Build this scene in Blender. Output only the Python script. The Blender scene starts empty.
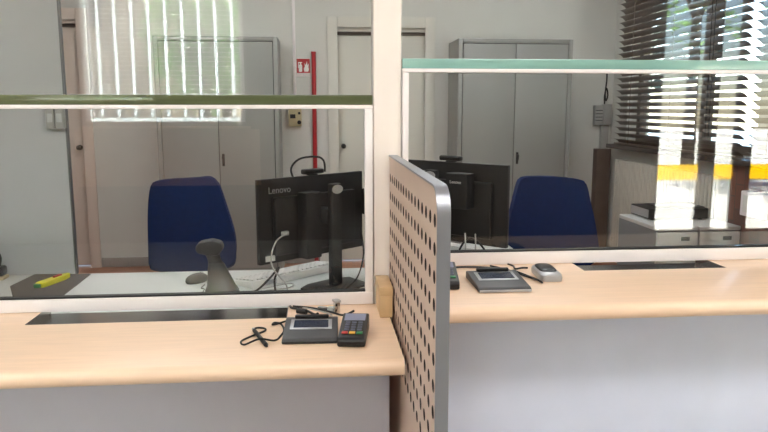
import bpy, bmesh, math, random
from mathutils import Matrix, Vector
random.seed(7)
S = bpy.context.scene
C = S.collection
PI = math.pi

# ------------------------------------------------------------------ materials
def lin(c):
    c = c / 255.0
    return c / 12.92 if c <= 0.04045 else ((c + 0.055) / 1.055) ** 2.4
def rgb(t): return (lin(t[0]), lin(t[1]), lin(t[2]), 1)

def mat(name, col, rough=0.5, metal=0.0, var=0.06, scale=9.0, bump=0.0, bscale=60.0, stretch=None, coat=0.0, spec=0.5, trans=0.0):
    m = bpy.data.materials.new(name); m.use_nodes = True
    nt = m.node_tree; n = nt.nodes; l = nt.links
    b = n['Principled BSDF']
    b.inputs['Roughness'].default_value = rough
    b.inputs['Metallic'].default_value = metal
    b.inputs['Specular IOR Level'].default_value = spec
    b.inputs['Coat Weight'].default_value = coat
    b.inputs['Coat Roughness'].default_value = 0.08
    if trans: b.inputs['Transmission Weight'].default_value = trans
    tc = n.new('ShaderNodeTexCoord'); mp = n.new('ShaderNodeMapping')
    l.new(tc.outputs['Object'], mp.inputs['Vector'])
    if stretch: mp.inputs['Scale'].default_value = stretch
    nz = n.new('ShaderNodeTexNoise'); nz.inputs['Scale'].default_value = scale; nz.inputs['Detail'].default_value = 4
    l.new(mp.outputs['Vector'], nz.inputs['Vector'])
    cr = n.new('ShaderNodeValToRGB')
    c = rgb(col)
    cr.color_ramp.elements[0].position = 0.3; cr.color_ramp.elements[1].position = 0.7
    cr.color_ramp.elements[0].color = tuple(v * (1 - var) for v in c[:3]) + (1,)
    cr.color_ramp.elements[1].color = tuple(min(1, v * (1 + var)) for v in c[:3]) + (1,)
    l.new(nz.outputs['Fac'], cr.inputs['Fac']); l.new(cr.outputs['Color'], b.inputs['Base Color'])
    if bump:
        n2 = n.new('ShaderNodeTexNoise'); n2.inputs['Scale'].default_value = bscale
        l.new(tc.outputs['Object'], n2.inputs['Vector'])
        bp = n.new('ShaderNodeBump'); bp.inputs['Strength'].default_value = bump; bp.inputs['Distance'].default_value = 0.002
        l.new(n2.outputs['Fac'], bp.inputs['Height']); l.new(bp.outputs['Normal'], b.inputs['Normal'])
    return m

def glass(name, tint=(0.96, 0.967, 0.965), f0=0.045):
    m = bpy.data.materials.new(name); m.use_nodes = True
    nt = m.node_tree; n = nt.nodes; l = nt.links
    n.clear()
    out = n.new('ShaderNodeOutputMaterial'); mix = n.new('ShaderNodeMixShader')
    tr = n.new('ShaderNodeBsdfTransparent'); tr.inputs['Color'].default_value = tint + (1,)
    gl = n.new('ShaderNodeBsdfAnisotropic'); gl.inputs['Roughness'].default_value = 0.0
    g = n.new('ShaderNodeNewGeometry')
    d = n.new('ShaderNodeVectorMath'); d.operation = 'DOT_PRODUCT'
    l.new(g.outputs['Normal'], d.inputs[0]); l.new(g.outputs['Incoming'], d.inputs[1])
    a = n.new('ShaderNodeMath'); a.operation = 'ABSOLUTE'; l.new(d.outputs['Value'], a.inputs[0])
    s = n.new('ShaderNodeMath'); s.operation = 'SUBTRACT'; s.inputs[0].default_value = 1; l.new(a.outputs[0], s.inputs[1])
    p = n.new('ShaderNodeMath'); p.operation = 'POWER'; p.inputs[1].default_value = 5; l.new(s.outputs[0], p.inputs[0])
    k = n.new('ShaderNodeMath'); k.operation = 'MULTIPLY_ADD'; k.inputs[1].default_value = 1 - f0; k.inputs[2].default_value = f0
    l.new(p.outputs[0], k.inputs[0]); l.new(k.outputs[0], mix.inputs['Fac'])
    l.new(tr.outputs[0], mix.inputs[1]); l.new(gl.outputs[0], mix.inputs[2]); l.new(mix.outputs[0], out.inputs['Surface'])
    return m

def brick_mat(name, c1, c2, mort, scale, wid=0.5, hgt=0.25, swap=None, rough=0.8, mortar=0.02):
    m = mat(name, c1, rough); nt = m.node_tree; n = nt.nodes; l = nt.links
    b = n['Principled BSDF']
    tc = n.new('ShaderNodeTexCoord'); mp = n.new('ShaderNodeMapping'); l.new(tc.outputs['Object'], mp.inputs['Vector'])
    if swap: mp.inputs['Rotation'].default_value = swap
    br = n.new('ShaderNodeTexBrick'); br.inputs['Scale'].default_value = scale
    br.inputs['Brick Width'].default_value = wid; br.inputs['Row Height'].default_value = hgt
    br.inputs['Mortar Size'].default_value = mortar
    br.inputs['Color1'].default_value = rgb(c1); br.inputs['Color2'].default_value = rgb(c2); br.inputs['Mortar'].default_value = rgb(mort)
    l.new(mp.outputs['Vector'], br.inputs['Vector']); l.new(br.outputs['Color'], b.inputs['Base Color'])
    return m

def emit(name, col, st):
    m = bpy.data.materials.new(name); m.use_nodes = True; n = m.node_tree.nodes
    b = n['Principled BSDF']; b.inputs['Base Color'].default_value = (.8, .8, .8, 1)
    b.inputs['Emission Color'].default_value = col + (1,); b.inputs['Emission Strength'].default_value = st
    return m

def tape(name, col=(244, 244, 240), fac=.6, var=.03, sc=9):
    m = mat(name, col, 0.7, var=var, scale=sc); nt = m.node_tree; n = nt.nodes; b = n['Principled BSDF']
    t = n.new('ShaderNodeBsdfTranslucent'); nt.links.new(b.inputs['Base Color'].links[0].from_socket, t.inputs['Color'])
    x = n.new('ShaderNodeMixShader'); x.inputs['Fac'].default_value = fac
    nt.links.new(b.outputs[0], x.inputs[1]); nt.links.new(t.outputs[0], x.inputs[2])
    nt.links.new(x.outputs[0], n['Material Output'].inputs['Surface'])
    return m

def film(name, c):
    m = mat(name, (230, 190, 30), 0.5); nt = m.node_tree; n = nt.nodes; b = n['Principled BSDF']
    t = n.new('ShaderNodeBsdfTransparent'); t.inputs['Color'].default_value = c + (1,)
    t2 = n.new('ShaderNodeBsdfTranslucent'); t2.inputs['Color'].default_value = c + (1,)
    x = n.new('ShaderNodeMixShader'); x.inputs['Fac'].default_value = .5
    nt.links.new(t2.outputs[0], x.inputs[1]); nt.links.new(t.outputs[0], x.inputs[2])
    nt.links.new(x.outputs[0], n['Material Output'].inputs['Surface'])
    return m

M = dict(
    beech=mat('beech_laminate', (240, 208, 178), 0.32, var=0.05, scale=5, stretch=(1.2, 14, 14), coat=0.25),
    block=mat('pale_wood', (212, 178, 134), 0.45, var=0.06, scale=6, stretch=(8, 8, 1)),
    panel_l=mat('grey_laminate', (206, 205, 216), 0.55, var=0.02, bump=0.15, bscale=300),
    panel_r=mat('cool_grey_laminate', (216, 223, 242), 0.5, var=0.02, bump=0.15, bscale=300),
    white=mat('white_lacquer', (240, 234, 234), 0.35, var=0.015),
    post=mat('cream_lacquer', (240, 230, 222), 0.45, var=0.015),
    wall=mat('wall_paint', (214, 214, 208), 0.85, var=0.02, bump=0.2, bscale=120),
    wall_cust=mat('peach_paint', (224, 204, 190), 0.85, var=0.03, bump=0.2, bscale=120),
    ceil=mat('ceiling_paint', (235, 233, 228), 0.9, var=0.02),
    door=mat('door_laminate', (216, 214, 204), 0.55, var=0.02),
    doorlow=mat('dark_rebate', (92, 80, 70), 0.6),
    pinkdoor=mat('pinkish_door', (226, 212, 200), 0.6, var=0.02),
    base=mat('grey_skirting', (150, 142, 136), 0.6),
    steel_cab=mat('grey_steel_paint', (146, 147, 143), 0.42, var=0.015),
    cab_in=mat('dark_gap', (52, 52, 50), 0.8),
    tan=mat('taupe_laminate', (208, 184, 168), 0.5, var=0.03, bump=0.1, bscale=200),
    hole_shade=mat('painted_hole_shade', (48, 36, 34), 0.8),  # shade inside the divider holes, painted as a dark second material
    alu=mat('brushed_aluminium', (158, 160, 166), 0.42, 0.85, var=0.04, scale=4, stretch=(1, 60, 1)),
    stain=mat('stainless_steel', (170, 166, 162), 0.22, 1.0, var=0.05, scale=4, stretch=(2, 40, 1)),
    chrome=mat('chrome', (215, 215, 215), 0.12, 1.0),
    greenL=mat('glass_edge_olive_reflection', (90, 97, 68), 0.12, var=0.12, scale=3, stretch=(1, 20, 20), coat=0.3),  # green glass edge with its dark olive reflection put into the colour
    greenR=mat('glass_edge_teal_reflection', (136, 178, 168), 0.18, var=0.06, scale=3, stretch=(1, 20, 20), coat=0.3),  # same glass edge, its brighter reflection and light put into the colour
    pane=glass('pane_glass'),
    winpane=glass('window_glass', (0.97, 0.99, 0.99), 0.04),
    partition=mat('grey_board', (188, 189, 190), 0.75, var=0.015),
    trimgrey=mat('grey_trim', (120, 120, 122), 0.4, 0.5),
    desk=mat('pale_grey_desk', (206, 210, 208), 0.45, var=0.015),
    blk=mat('black_plastic', (13, 13, 14), 0.42, var=0.1),
    blk2=mat('matt_black_plastic', (20, 20, 21), 0.6, var=0.1),
    dark=mat('dark_grey_plastic', (30, 31, 34), 0.45, var=0.06),
    padgrey=mat('charcoal_plastic', (64, 64, 66), 0.42, var=0.05),
    silver=mat('silver_plastic', (178, 178, 180), 0.35, 0.4),
    lcd=mat('lcd_dark', (44, 54, 76), 0.15, var=0.05),
    lcdlite=mat('lcd_light', (150, 154, 178), 0.2, var=0.05),
    mat_=mat('dark_desk_mat', (74, 72, 70), 0.8, var=0.05, bump=0.3, bscale=400),
    yellow=mat('yellow_plastic', (226, 222, 24), 0.35),
    green=mat('green_plastic', (40, 120, 70), 0.4),
    red=mat('red_paint', (176, 26, 34), 0.4),
    redk=mat('red_key', (190, 50, 44), 0.4),
    yelk=mat('yellow_key', (226, 178, 60), 0.4),
    key=mat('grey_key', (92, 94, 112), 0.5),
    blue=mat('navy_fabric', (9, 38, 88), 0.9, var=0.12, scale=60, bump=0.6, bscale=500, spec=0.25),
    kb=mat('white_keyboard', (226, 226, 224), 0.5),
    paper=mat('white_sticker', (225, 225, 220), 0.7),
    lcable=mat('light_grey_cable', (176, 176, 172), 0.5),
    brown=mat('brown_casing', (96, 78, 68), 0.7, var=0.12),
    sill=mat('dark_stone', (60, 50, 48), 0.25, var=0.25, scale=40),
    slat=mat('brown_slat', (112, 98, 88), 0.35, var=0.05, metal=0.2),
    rad=mat('cream_radiator', (196, 190, 178), 0.45, var=0.03),
    beige=mat('beige_plastic', (196, 182, 146), 0.5),
    greybox=mat('grey_box_plastic', (160, 160, 156), 0.5),
    wframe=mat('window_frame_paint', (92, 80, 70), 0.5),
    vslat=tape('white_tape', (240, 246, 246), .9),
    leaf=tape('leaf', (142, 186, 112), .55, .35, 2.5),
    leafdark=mat('dark_leaf', (44, 54, 46), 0.7, var=0.3, scale=2.5),
    asphalt=mat('blue_grey_asphalt', (92, 110, 122), 0.9, var=0.1, scale=3),
    bark=mat('bark', (90, 74, 60), 0.9, var=0.2),
    pave=mat('pale_paving', (208, 204, 196), 0.9, var=0.05, scale=2),
    beigewall=mat('beige_render', (196, 180, 156), 0.9, var=0.04),
    peachsill=mat('peach_sill', (240, 205, 170), 0.5),
    entr=mat('brown_grey_paint', (98, 86, 78), 0.8, var=0.03, bump=0.2, bscale=120),
    peach=mat('peach_panel', (226, 184, 160), 0.7, var=0.03),
    film=film('yellow_film', (0.95, 0.72, 0.03)),
    ped=mat('light_grey_metal', (196, 196, 192), 0.45, var=0.02),
    pedside=mat('mid_grey_metal', (120, 124, 128), 0.5, var=0.03),
    white_sign=mat('white_vinyl', (235, 232, 228), 0.5),
    wood_floor=brick_mat('wood_floor', (170, 106, 70), (150, 88, 58), (90, 54, 38), 3.0, 0.9, 0.22, None, 0.4, 0.006),
    tile=brick_mat('grey_floor_tile', (176, 174, 170), (168, 166, 163), (130, 128, 126), 1.0, 0.4, 0.4, None, 0.35, 0.004),
    brick=brick_mat('dark_brick', (112, 66, 52), (88, 56, 48), (74, 60, 54), 4.0, 0.62, 0.36, (0, PI/2, 0), 0.75, 0.012),
)

# ------------------------------------------------------------------ mesh helpers
def bx(bm, x0, x1, y0, y1, z0, z1, b=0.0, mtx=None, seg=2):
    mm = Matrix.Translation(((x0+x1)/2, (y0+y1)/2, (z0+z1)/2)) @ Matrix.Diagonal((abs(x1-x0), abs(y1-y0), abs(z1-z0), 1))
    if mtx is not None: mm = mtx @ mm
    r = bmesh.ops.create_cube(bm, size=1, matrix=mm)
    if b > 0:
        es = list({e for v in r['verts'] for e in v.link_edges})
        bmesh.ops.bevel(bm, geom=es, offset=b, segments=seg, affect='EDGES', profile=0.5)

def cyl(bm, p0, p1, r0, r1=None, n=20):
    p0 = Vector(p0); p1 = Vector(p1); d = p1 - p0
    q = d.to_track_quat('Z', 'Y').to_matrix().to_4x4()
    bmesh.ops.create_cone(bm, cap_ends=True, segments=n, radius1=r0, radius2=r0 if r1 is None else r1, depth=d.length,
                          matrix=Matrix.Translation((p0+p1)/2) @ q)

def sph(bm, c, r, sc=(1, 1, 1), u=16, v=10):
    bmesh.ops.create_uvsphere(bm, u_segments=u, v_segments=v, radius=r, matrix=Matrix.Translation(c) @ Matrix.Diagonal(sc + (1,)))

def crom(pts, k=6):
    P = [Vector(p) for p in pts]; out = []
    for i in range(len(P)-1):
        a = P[max(i-1, 0)]; b = P[i]; c = P[i+1]; d = P[min(i+2, len(P)-1)]
        for j in range(k):
            t = j / k
            out.append(0.5*((2*b)+(c-a)*t+(2*a-5*b+4*c-d)*t*t+(-a+3*b-3*c+d)*t**3))
    out.append(P[-1]); return out

def tube(bm, pts, r, n=8, k=6, smooth=True):
    P = crom(pts, k) if smooth else [Vector(p) for p in pts]
    rings = []; up = Vector((0, 0, 1)); prev = None
    for i, p in enumerate(P):
        t = (P[min(i+1, len(P)-1)] - P[max(i-1, 0)]).normalized()
        if prev is None:
            ref = up if abs(t.dot(up)) < 0.9 else Vector((1, 0, 0))
            a = t.cross(ref).normalized()
        else:
            a = (prev - t * prev.dot(t)).normalized()
        prev = a; b = t.cross(a)
        rings.append([bm.verts.new(p + r*(math.cos(2*PI*j/n)*a + math.sin(2*PI*j/n)*b)) for j in range(n)])
    for i in range(len(rings)-1):
        for j in range(n):
            bm.faces.new((rings[i][j], rings[i][(j+1) % n], rings[i+1][(j+1) % n], rings[i+1][j]))
    bm.faces.new(rings[0]); bm.faces.new(rings[-1])

def prism(bm, pts, f, d0, d1, b=0.0, seg=2):
    """polygon pts (u,v) swept from d0 to d1; f(u,v,w) gives the point"""
    lo = [bm.verts.new(f(u, v, d0)) for u, v in pts]; hi = [bm.verts.new(f(u, v, d1)) for u, v in pts]
    n = len(pts); fs = [bm.faces.new(lo), bm.faces.new(hi)]
    for i in range(n): fs.append(bm.faces.new((lo[i], lo[(i+1) % n], hi[(i+1) % n], hi[i])))
    if b > 0:
        es = list({e for v in lo+hi for e in v.link_edges})
        if n > 8: es = list({e for ff in fs[:2] for e in ff.edges})
        bmesh.ops.bevel(bm, geom=es, offset=b, segments=seg, affect='EDGES', profile=0.5)

XZ = lambda u, v, w: (u, w, v)      # outline in x,z swept along y
YZ = lambda u, v, w: (w, u, v)      # outline in y,z swept along x
XY = lambda u, v, w: (u, v, w)

def rrect(x0, x1, y0, y1, r, n=5):
    out = []
    for cx, cy, a in ((x1-r, y1-r, 0), (x0+r, y1-r, 90), (x0+r, y0+r, 180), (x1-r, y0+r, 270)):
        for i in range(n+1):
            t = math.radians(a + 90*i/n); out.append((cx+r*math.cos(t), cy+r*math.sin(t)))
    return out

def obj(name, bm, m, parent=None, label=None, ang=35):
    bmesh.ops.recalc_face_normals(bm, faces=bm.faces[:])
    me = bpy.data.meshes.new(name); bm.to_mesh(me); bm.free()
    for mm in (m if isinstance(m, (list, tuple)) else [m]): me.materials.append(mm)
    for p in me.polygons: p.use_smooth = True
    me.set_sharp_from_angle(angle=math.radians(ang))
    o = bpy.data.objects.new(name, me); C.objects.link(o)
    if parent is not None: o.parent = parent
    if label: o['label'] = label
    return o

def N(): return bmesh.new()
def B(*a, **k):
    bm = N(); bx(bm, *a, **k); return bm

def thing(name, label, cat, loc=(0, 0, 0), rz=0, group=None):
    o = bpy.data.objects.new(name, None); C.objects.link(o)
    o.empty_display_size = 0.1; o.location = loc; o.rotation_euler = (0, 0, rz)
    o['label'] = label; o['category'] = cat
    if group: o['group'] = group
    return o

def tag(o, label, cat, group=None):
    o['label'] = label; o['category'] = cat
    if group: o['group'] = group
    return o

def struct(name, bm, m, parent=None, label=None):
    o = obj(name, bm, m, parent)
    if parent is None: o['kind'] = 'structure'
    if label: o['label'] = label
    return o

def sempty(name, loc=(0, 0, 0)):
    o = bpy.data.objects.new(name, None); C.objects.link(o); o.location = loc; o['kind'] = 'structure'; return o

def dup(root, loc, rz, label, group=None):
    r = root.copy(); C.objects.link(r); r.location = loc; r.rotation_euler = (0, 0, rz); r['label'] = label
    if group: r['group'] = group
    for ch in list(root.children):
        c = ch.copy(); C.objects.link(c); c.parent = r
        for g in list(ch.children):
            d = g.copy(); C.objects.link(d); d.parent = c
    return r

def text(name, body, size, loc, rot, m, parent, ext=0.0004):
    cu = bpy.data.curves.new(name, 'FONT'); cu.body = body; cu.size = size; cu.extrude = ext
    t = bpy.data.objects.new(name + '_curve', cu); C.objects.link(t)
    bpy.context.view_layer.update()
    me = bpy.data.meshes.new_from_object(t.evaluated_get(bpy.context.evaluated_depsgraph_get()))
    bpy.data.objects.remove(t)
    me.materials.clear(); me.materials.append(m)
    o = bpy.data.objects.new(name, me); C.objects.link(o); o.location = loc; o.rotation_euler = rot; o.parent = parent
    return o

# ------------------------------------------------------------------ setting
XL, XR, XC = -3.4, 2.7, 5.8         # left wall, staff window wall, customer right wall
YB, YE, YS = 6.3, -2.9, 2.36        # back wall, entrance wall, line of the counter screens
ZC = 3.0
struct('floor', B(XL-.1, XC+.1, 2.1, YB+.12, -0.1, 0), M['wood_floor'])
struct('floor', B(XL-.1, XC+.1, YE-.15, 2.0999, -0.1, 0), M['tile'])
struct('ceiling', B(XL-.1, XC+.1, YE-.15, YB+.12, ZC, ZC+.1), M['ceil'])
struct('wall_left', B(XL-.12, XL, YE-.15, YB+.12, 0, ZC), M['wall'])
def wall_holes(name, rect, holes, place, m):
    """rect and holes are (a0,a1,z0,z1); cuts a wall into strips round its openings, one mesh"""
    bm = N(); a0, a1, z0, z1 = rect
    xs = sorted({a0, a1} | {h[0] for h in holes} | {h[1] for h in holes})
    for i in range(len(xs)-1):
        p, q = xs[i], xs[i+1]; z = z0
        for h in sorted([h for h in holes if h[0] <= p and h[1] >= q], key=lambda h: h[2]):
            if h[2] > z: place(bm, p, q, z, h[2])
            z = h[3]
        if z < z1: place(bm, p, q, z, z1)
    return struct(name, bm, m)
D1 = (0.165, 0.965); D2 = (-2.82, -2.01)
wall_holes('wall_back', (XL-.12, XR+.2, 0, ZC), [(D1[0], D1[1], 0, 2.10), (D2[0], D2[1], 0, 2.145)],
           lambda bm, p, q, z, w: bx(bm, p, q, YB, YB+.12, z, w), M['wall'])
W1 = (4.12, 5.98, 1.09, 2.72); W2 = (2.7, 3.9, 1.09, 2.72)
wall_holes('wall_right', (YS+.1, YB, 0, ZC), [W1, W2], lambda bm, p, q, z, w: bx(bm, XR, XR+.2, p, q, z, w), M['wall'])
struct('wall_front', B(XR, XC, YS-.02, YS+.1, 0, ZC), M['wall_cust'])
struct('wall_customer_right', B(XC, XC+.12, YE, YS+.1, 0, ZC), M['wall_cust'])
E1 = (-2.35, -0.75, 1.255, 2.75); E2 = (3.70, 5.30, 0, 2.75)
wall_holes('wall_entrance', (XL, XC, 0, ZC), [E1, E2], lambda bm, p, q, z, w: bx(bm, p, q, YE-.15, YE, z, w), M['entr'])

# back doors
def back_door(name, d, leafm, hinge, dz=0):
    r = sempty(name, ((d[0]+d[1])/2, YB, 0)); w = (d[1]-d[0])/2
    bm = N()
    for s in (-1, 1): bx(bm, s*w-.012 if s > 0 else -w-.075, w+.075 if s > 0 else -w+.012, -.022, -.001, 0, 2.185+dz, b=.003)
    bx(bm, -w+.0125, w-.0125, -.022, -.001, 2.095+dz, 2.185+dz, b=.003)
    struct('door_frame', bm, leafm, r)
    bm = N(); bx(bm, -w+.004, w-.004, .05, .09, .008, 2.035+dz, b=.003)
    lf = struct('door_leaf', bm, leafm, r)
    bm = N(); bx(bm, -w+.004, w-.004, .03, .048, 2.037+dz, 2.046+dz); bx(bm, -w+.004, w-.004, .05, .09, 2.037+dz, 2.062+dz)
    struct('door_rebate', bm, M['doorlow'], r)
    bm = N(); bx(bm, -w+.004, w-.004, .02, .09, 2.064+dz, 2.094+dz)
    struct('door_head', bm, leafm, r)
    bm = N(); hx = -w+.06 if hinge > 0 else w-.06
    cyl(bm, (hx, .05, 1.06), (hx, .035, 1.06), .022); cyl(bm, (hx, .035, 1.06), (hx, .0, 1.06), .011)
    sph(bm, (hx, -.002, 1.06), .02)
    struct('door_handle', bm, M['dark'], lf)
    return r
back_door('door_1', D1, M['door'], 1)
back_door('door_2', D2, M['pinkdoor'], -1, .045)
# skirting
bm = N(); bx(bm, -1.93, XR-.2, YB-.012, YB, 0, .085, b=.003)
bm.free()
bm = N(); bx(bm, -1.93, -.0, YB-.012, YB, .0, .085, b=.003); bx(bm, 1.06, 2.5, YB-.012, YB, .0, .085, b=.003)
struct('baseboard_back', bm, M['base'])
# window wall: frames, panes, sill
def side_window(name, w, mull):
    r = sempty(name, (XR+.12, 0, 0)); bm = N()
    f = .06
    bx(bm, -.03, .03, w[0]+.001, w[0]+f, w[2]+.001, w[3]-.001); bx(bm, -.03, .03, w[1]-f, w[1]-.001, w[2]+.001, w[3]-.001)
    bx(bm, -.03, .03, w[0]+f, w[1]-f, w[2]+.001, w[2]+f); bx(bm, -.03, .03, w[0]+f, w[1]-f, w[3]-f, w[3]-.001)
    for y in mull: bx(bm, -.035, .035, y-.06, y+.06, w[2]+f, w[3]-f)
    struct('window_frame', bm, M['wframe'], r)
    struct('window_pane', B(-.005, .005, w[0]+f, w[1]-f, w[2]+f, w[3]-f), M['winpane'], r)
side_window('window_1', W1, [4.95]); side_window('window_2', W2, [])
struct('trim_1', B(2.56, XR-.001, 2.5, 6.08, 1.05, 1.085, b=.006), M['sill'])
# brick pier under the sill
struct('trim_2', B(2.60, XR-.001, 3.2, 4.2, 0, 1.048), M['brick'])
# brown casing in the corner
struct('trim_3', B(2.535, 2.665, 6.2, YB-.001, 0, 1.03, b=.004), M['brown'])

# entrance wall window with blind, glass doors
r = sempty('window_3', (0, YE-.1, 0)); bm = N(); w = E1
bx(bm, w[0]+.001, w[0]+.05, -.03, .03, w[2]+.001, w[3]-.001); bx(bm, w[1]-.05, w[1]-.001, -.03, .03, w[2]+.001, w[3]-.001)
bx(bm, w[0]+.05, w[1]-.05, -.03, .03, w[2]+.001, w[2]+.05); bx(bm, w[0]+.05, w[1]-.05, -.03, .03, w[3]-.05, w[3]-.001)
struct('window_frame', bm, M['white'], r)
struct('window_pane', B(w[0]+.05, w[1]-.05, -.005, .005, w[2]+.05, w[3]-.05), M['winpane'], r)
struct('trim_4', B(E1[0]-.05, E1[1]+.05, YE, YE+.12, 1.185, 1.215, b=.008), M['peachsill'])
struct('trim_5', B(E1[0]-.12, E1[1]+.14, YE, YE+.03, .60, 1.18, b=.004), M['peach'])
r = sempty('door_3', (0, YE-.08, 0)); bm = N()
spans = [(3.77, 4.25), (4.43, 4.66), (4.86, 5.22)]
edges = [E2[0]] + [v for s in spans for v in s] + [E2[1]]
for i in range(0, len(edges), 2): bx(bm, edges[i]+.001, edges[i+1]-.001, -.03, .03, .001, E2[3]-.001)
for s in spans: bx(bm, s[0], s[1], -.03, .03, E2[3]-.06, E2[3]-.001); bx(bm, s[0], s[1], -.03, .03, .001, .03)
struct('door_frame', bm, M['wframe'], r)
for s in spans:
    p = struct('door_pane', B(s[0], s[1], -.005, .005, .03, E2[3]-.06), M['winpane'], r)
    struct('safety_band', B(s[0]+.001, s[1]-.001, .006, .009, .60, .77), M['film'], p)

# entrance blind : thin slats and white ladder tapes
t = thing('slatted_blind', 'open blind with white ladder tapes over the window, mirrored in the left pane', 'blind', ((E1[0]+E1[1])/2, YE+.03, 1.265))
hw = (E1[1]-E1[0])/2 - .005
bm = N(); z = .05
while z < 1.44: bx(bm, -hw, hw, -.0125, .0125, -.0006, .0006, mtx=Matrix.Translation((0, 0, z)) @ Matrix.Rotation(.25, 4, 'X')); z += .046
obj('slats', bm, M['white'], t)
obj('bottom_rail', B(-hw, hw, -.0145, -.0125, .0, .034), M['vslat'], t)
bm = N(); x = -hw+.165; bx(bm, -hw, -hw+.06, -.0145, -.0135, .04, 1.45)
while x < hw:
    bx(bm, x-.016, x+.016, -.0145, -.0135, .04, 1.45); x += .165
obj('ladder_tapes', bm, M['vslat'], t)
obj('headrail', B(-hw, hw, -.02, .02, 1.45, 1.49, b=.003), M['white'], t)

# ------------------------------------------------------------------ outdoors
struct('ground', B(-40, 40, -45, 2.4, -.3, -.12), M['pave'])
struct('ground', B(-40, 40, 2.4001, 45, -.3, -.12), M['asphalt'])
def tree(x, y, h, r, n, label, lf='leaf'):
    t = thing('tree', label, 'tree', (x, y, -.12), 0, 'trees outside the building')
    bm = N(); cyl(bm, (0, 0, 0), (0, 0, h*.6), .16, .09, 10)
    for k in range(6):
        a = k*1.05; cyl(bm, (0, 0, h*.4), (math.cos(a)*r*.6, math.sin(a)*r*.6, h*.75), .06, .02, 6)
    obj('trunk', bm, M['bark'], t)
    bm = N()
    for k in range(n):
        d = Vector((random.gauss(0, 1), random.gauss(0, 1), random.gauss(0, 1))).normalized()*(random.random()**.4)
        p = Vector((d.x*r, d.y*r, h*.68 + d.z*h*.36)); q = Matrix.Rotation(random.random()*6.28, 3, 'Z') @ Matrix.Rotation(random.random()*6.28, 3, 'X')
        s = .14 + random.random()*.12
        bm.faces.new([bm.verts.new(p + q @ Vector(v)*s) for v in ((-.5, 0, 0), (0, -.28, .04), (.6, 0, 0), (0, .28, .04))])
    obj('foliage', bm, M[lf], t)
tree(-2.2, -9.5, 4.2, 1.1, 1900, 'leafy tree outside, mirrored in the right half of the left pane\'s window reflection')
tree(-2.4, -14.5, 6.0, 1.2, 1800, 'taller leafy tree outside behind the nearest one')
tree(5.3, 11.4, 5.5, 1.8, 2600, 'dark tree outside beyond the far end of the brown venetian blind', 'leafdark')
tree(8.8, -11.5, 8.6, 2.1, 1500, 'spreading tree outside the glass entrance doors')
t = thing('house', 'pale beige house outside beyond the slatted blind', 'building', (-6.3, -16.2, -.12))
obj('house_wall', B(-3.2, 2.3, -3, 3, 0, 6), M['beigewall'], t)
bm = N(); prism(bm, [(-3.3, 6.001), (3.3, 6.001), (0, 7.4)], YZ, -3.4, 2.5); obj('roof', bm, M['brown'], t)
for x in (-2.5, .2): obj('house_window', B(x, x+1, 3.001, 3.03, 3.4, 4.8), M['lcd'], t)

# ------------------------------------------------------------------ counters
def slab_prof(y0, y1, zt, th):
    pts = [(y1, zt), (y0+th/2, zt)]
    for i in range(1, 8):
        a = PI/2 + PI*i/8; pts.append((y0+th/2+th/2*math.cos(a), zt-th/2+th/2*math.sin(a)))
    pts += [(y0+th/2, zt-th), (y1, zt-th)]
    return pts
def counter(name, label, x0, x1, y0, zt, tray, pm, notch=None):
    t = thing(name, label, 'counter', ((x0+x1)/2, y0, 0)); ox, oy = (x0+x1)/2, y0
    f = lambda u, v, w: (w-ox, u-oy, v)
    th = .045; bm = N()
    prism(bm, slab_prof(y0, 2.335, zt, th), f, x0, tray[0]); prism(bm, slab_prof(y0, tray[2], zt, th), f, tray[0], tray[1])
    prism(bm, slab_prof(y0, 2.335, zt, th), f, tray[1], x1 if not notch else notch[0])
    if notch: prism(bm, slab_prof(y0, notch[1], zt, th), f, notch[0], x1)
    top = obj('counter_top', bm, M['beech'], t)
    bm = N(); bx(bm, x0-ox, x1-.018-ox, 1.93-oy, 1.95-oy, .0, zt-th-.0005, b=.002)
    obj('front_panel', bm, pm, t)
    for x in (x0+.3, (x0+x1)/2, x1-.3): obj('support', B(x-ox-.015, x-ox+.015, 1.9505-oy, 2.3-oy, 0, zt-th-.03), pm, t)
    # scooped steel tray under the glass
    a, b, yf = tray; prof = [(yf+.0005, zt-.0005)]
    for i in range(1, 9):
        s = i/8; prof.append((yf+.0005+.07*s, zt-.001-.026*math.sin(s*PI/2)))
    prof += [(2.33, zt-.027), (2.33, zt-.030)]
    for i in range(8, -1, -1):
        s = i/8; prof.append((yf+.0035+.07*s, zt-.0035-.026*math.sin(s*PI/2)))
    bm = N(); prism(bm, prof, f, a+.0005, b-.0005)
    for x in (a+.0005, b-.0025): bx(bm, x-ox, x+.002-ox, yf+.004-oy, 2.33-oy, zt-.0265, zt-.0005)
    obj('cash_tray', bm, M['stain'], t, 'recessed stainless steel tray under the glass')
    return t
ZL, ZR = .755, .88
counter('service_counter', 'lower beech counter in front of the left glass screen', -2.6, .214, 1.715, ZL, (-.89, -.105, 2.122), M['panel_l'], (.17, 2.255))
counter('service_counter', 'higher beech counter right of the perforated divider', .272, XR-.005, 1.75, ZR, (.85, 1.335, 2.14), M['panel_r'])

t = thing('wooden_end_block', 'small pale wood block standing on the left counter against the divider', 'wood block', (.197, 2.175, ZL))
obj('block_body', B(-.014, .025, -.08, .075, 0, .068, b=.0015), M['block'], t)
obj('block_cap', B(-.016, .026, -.083, .078, .0685, .098, b=.002), M['block'], t)

# post
tag(obj('support_post', B(.177, .266, 2.264, 2.36, 0, ZC-.001, b=.003), M['post']), 'cream white square post between the two glass screens', 'post')

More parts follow.
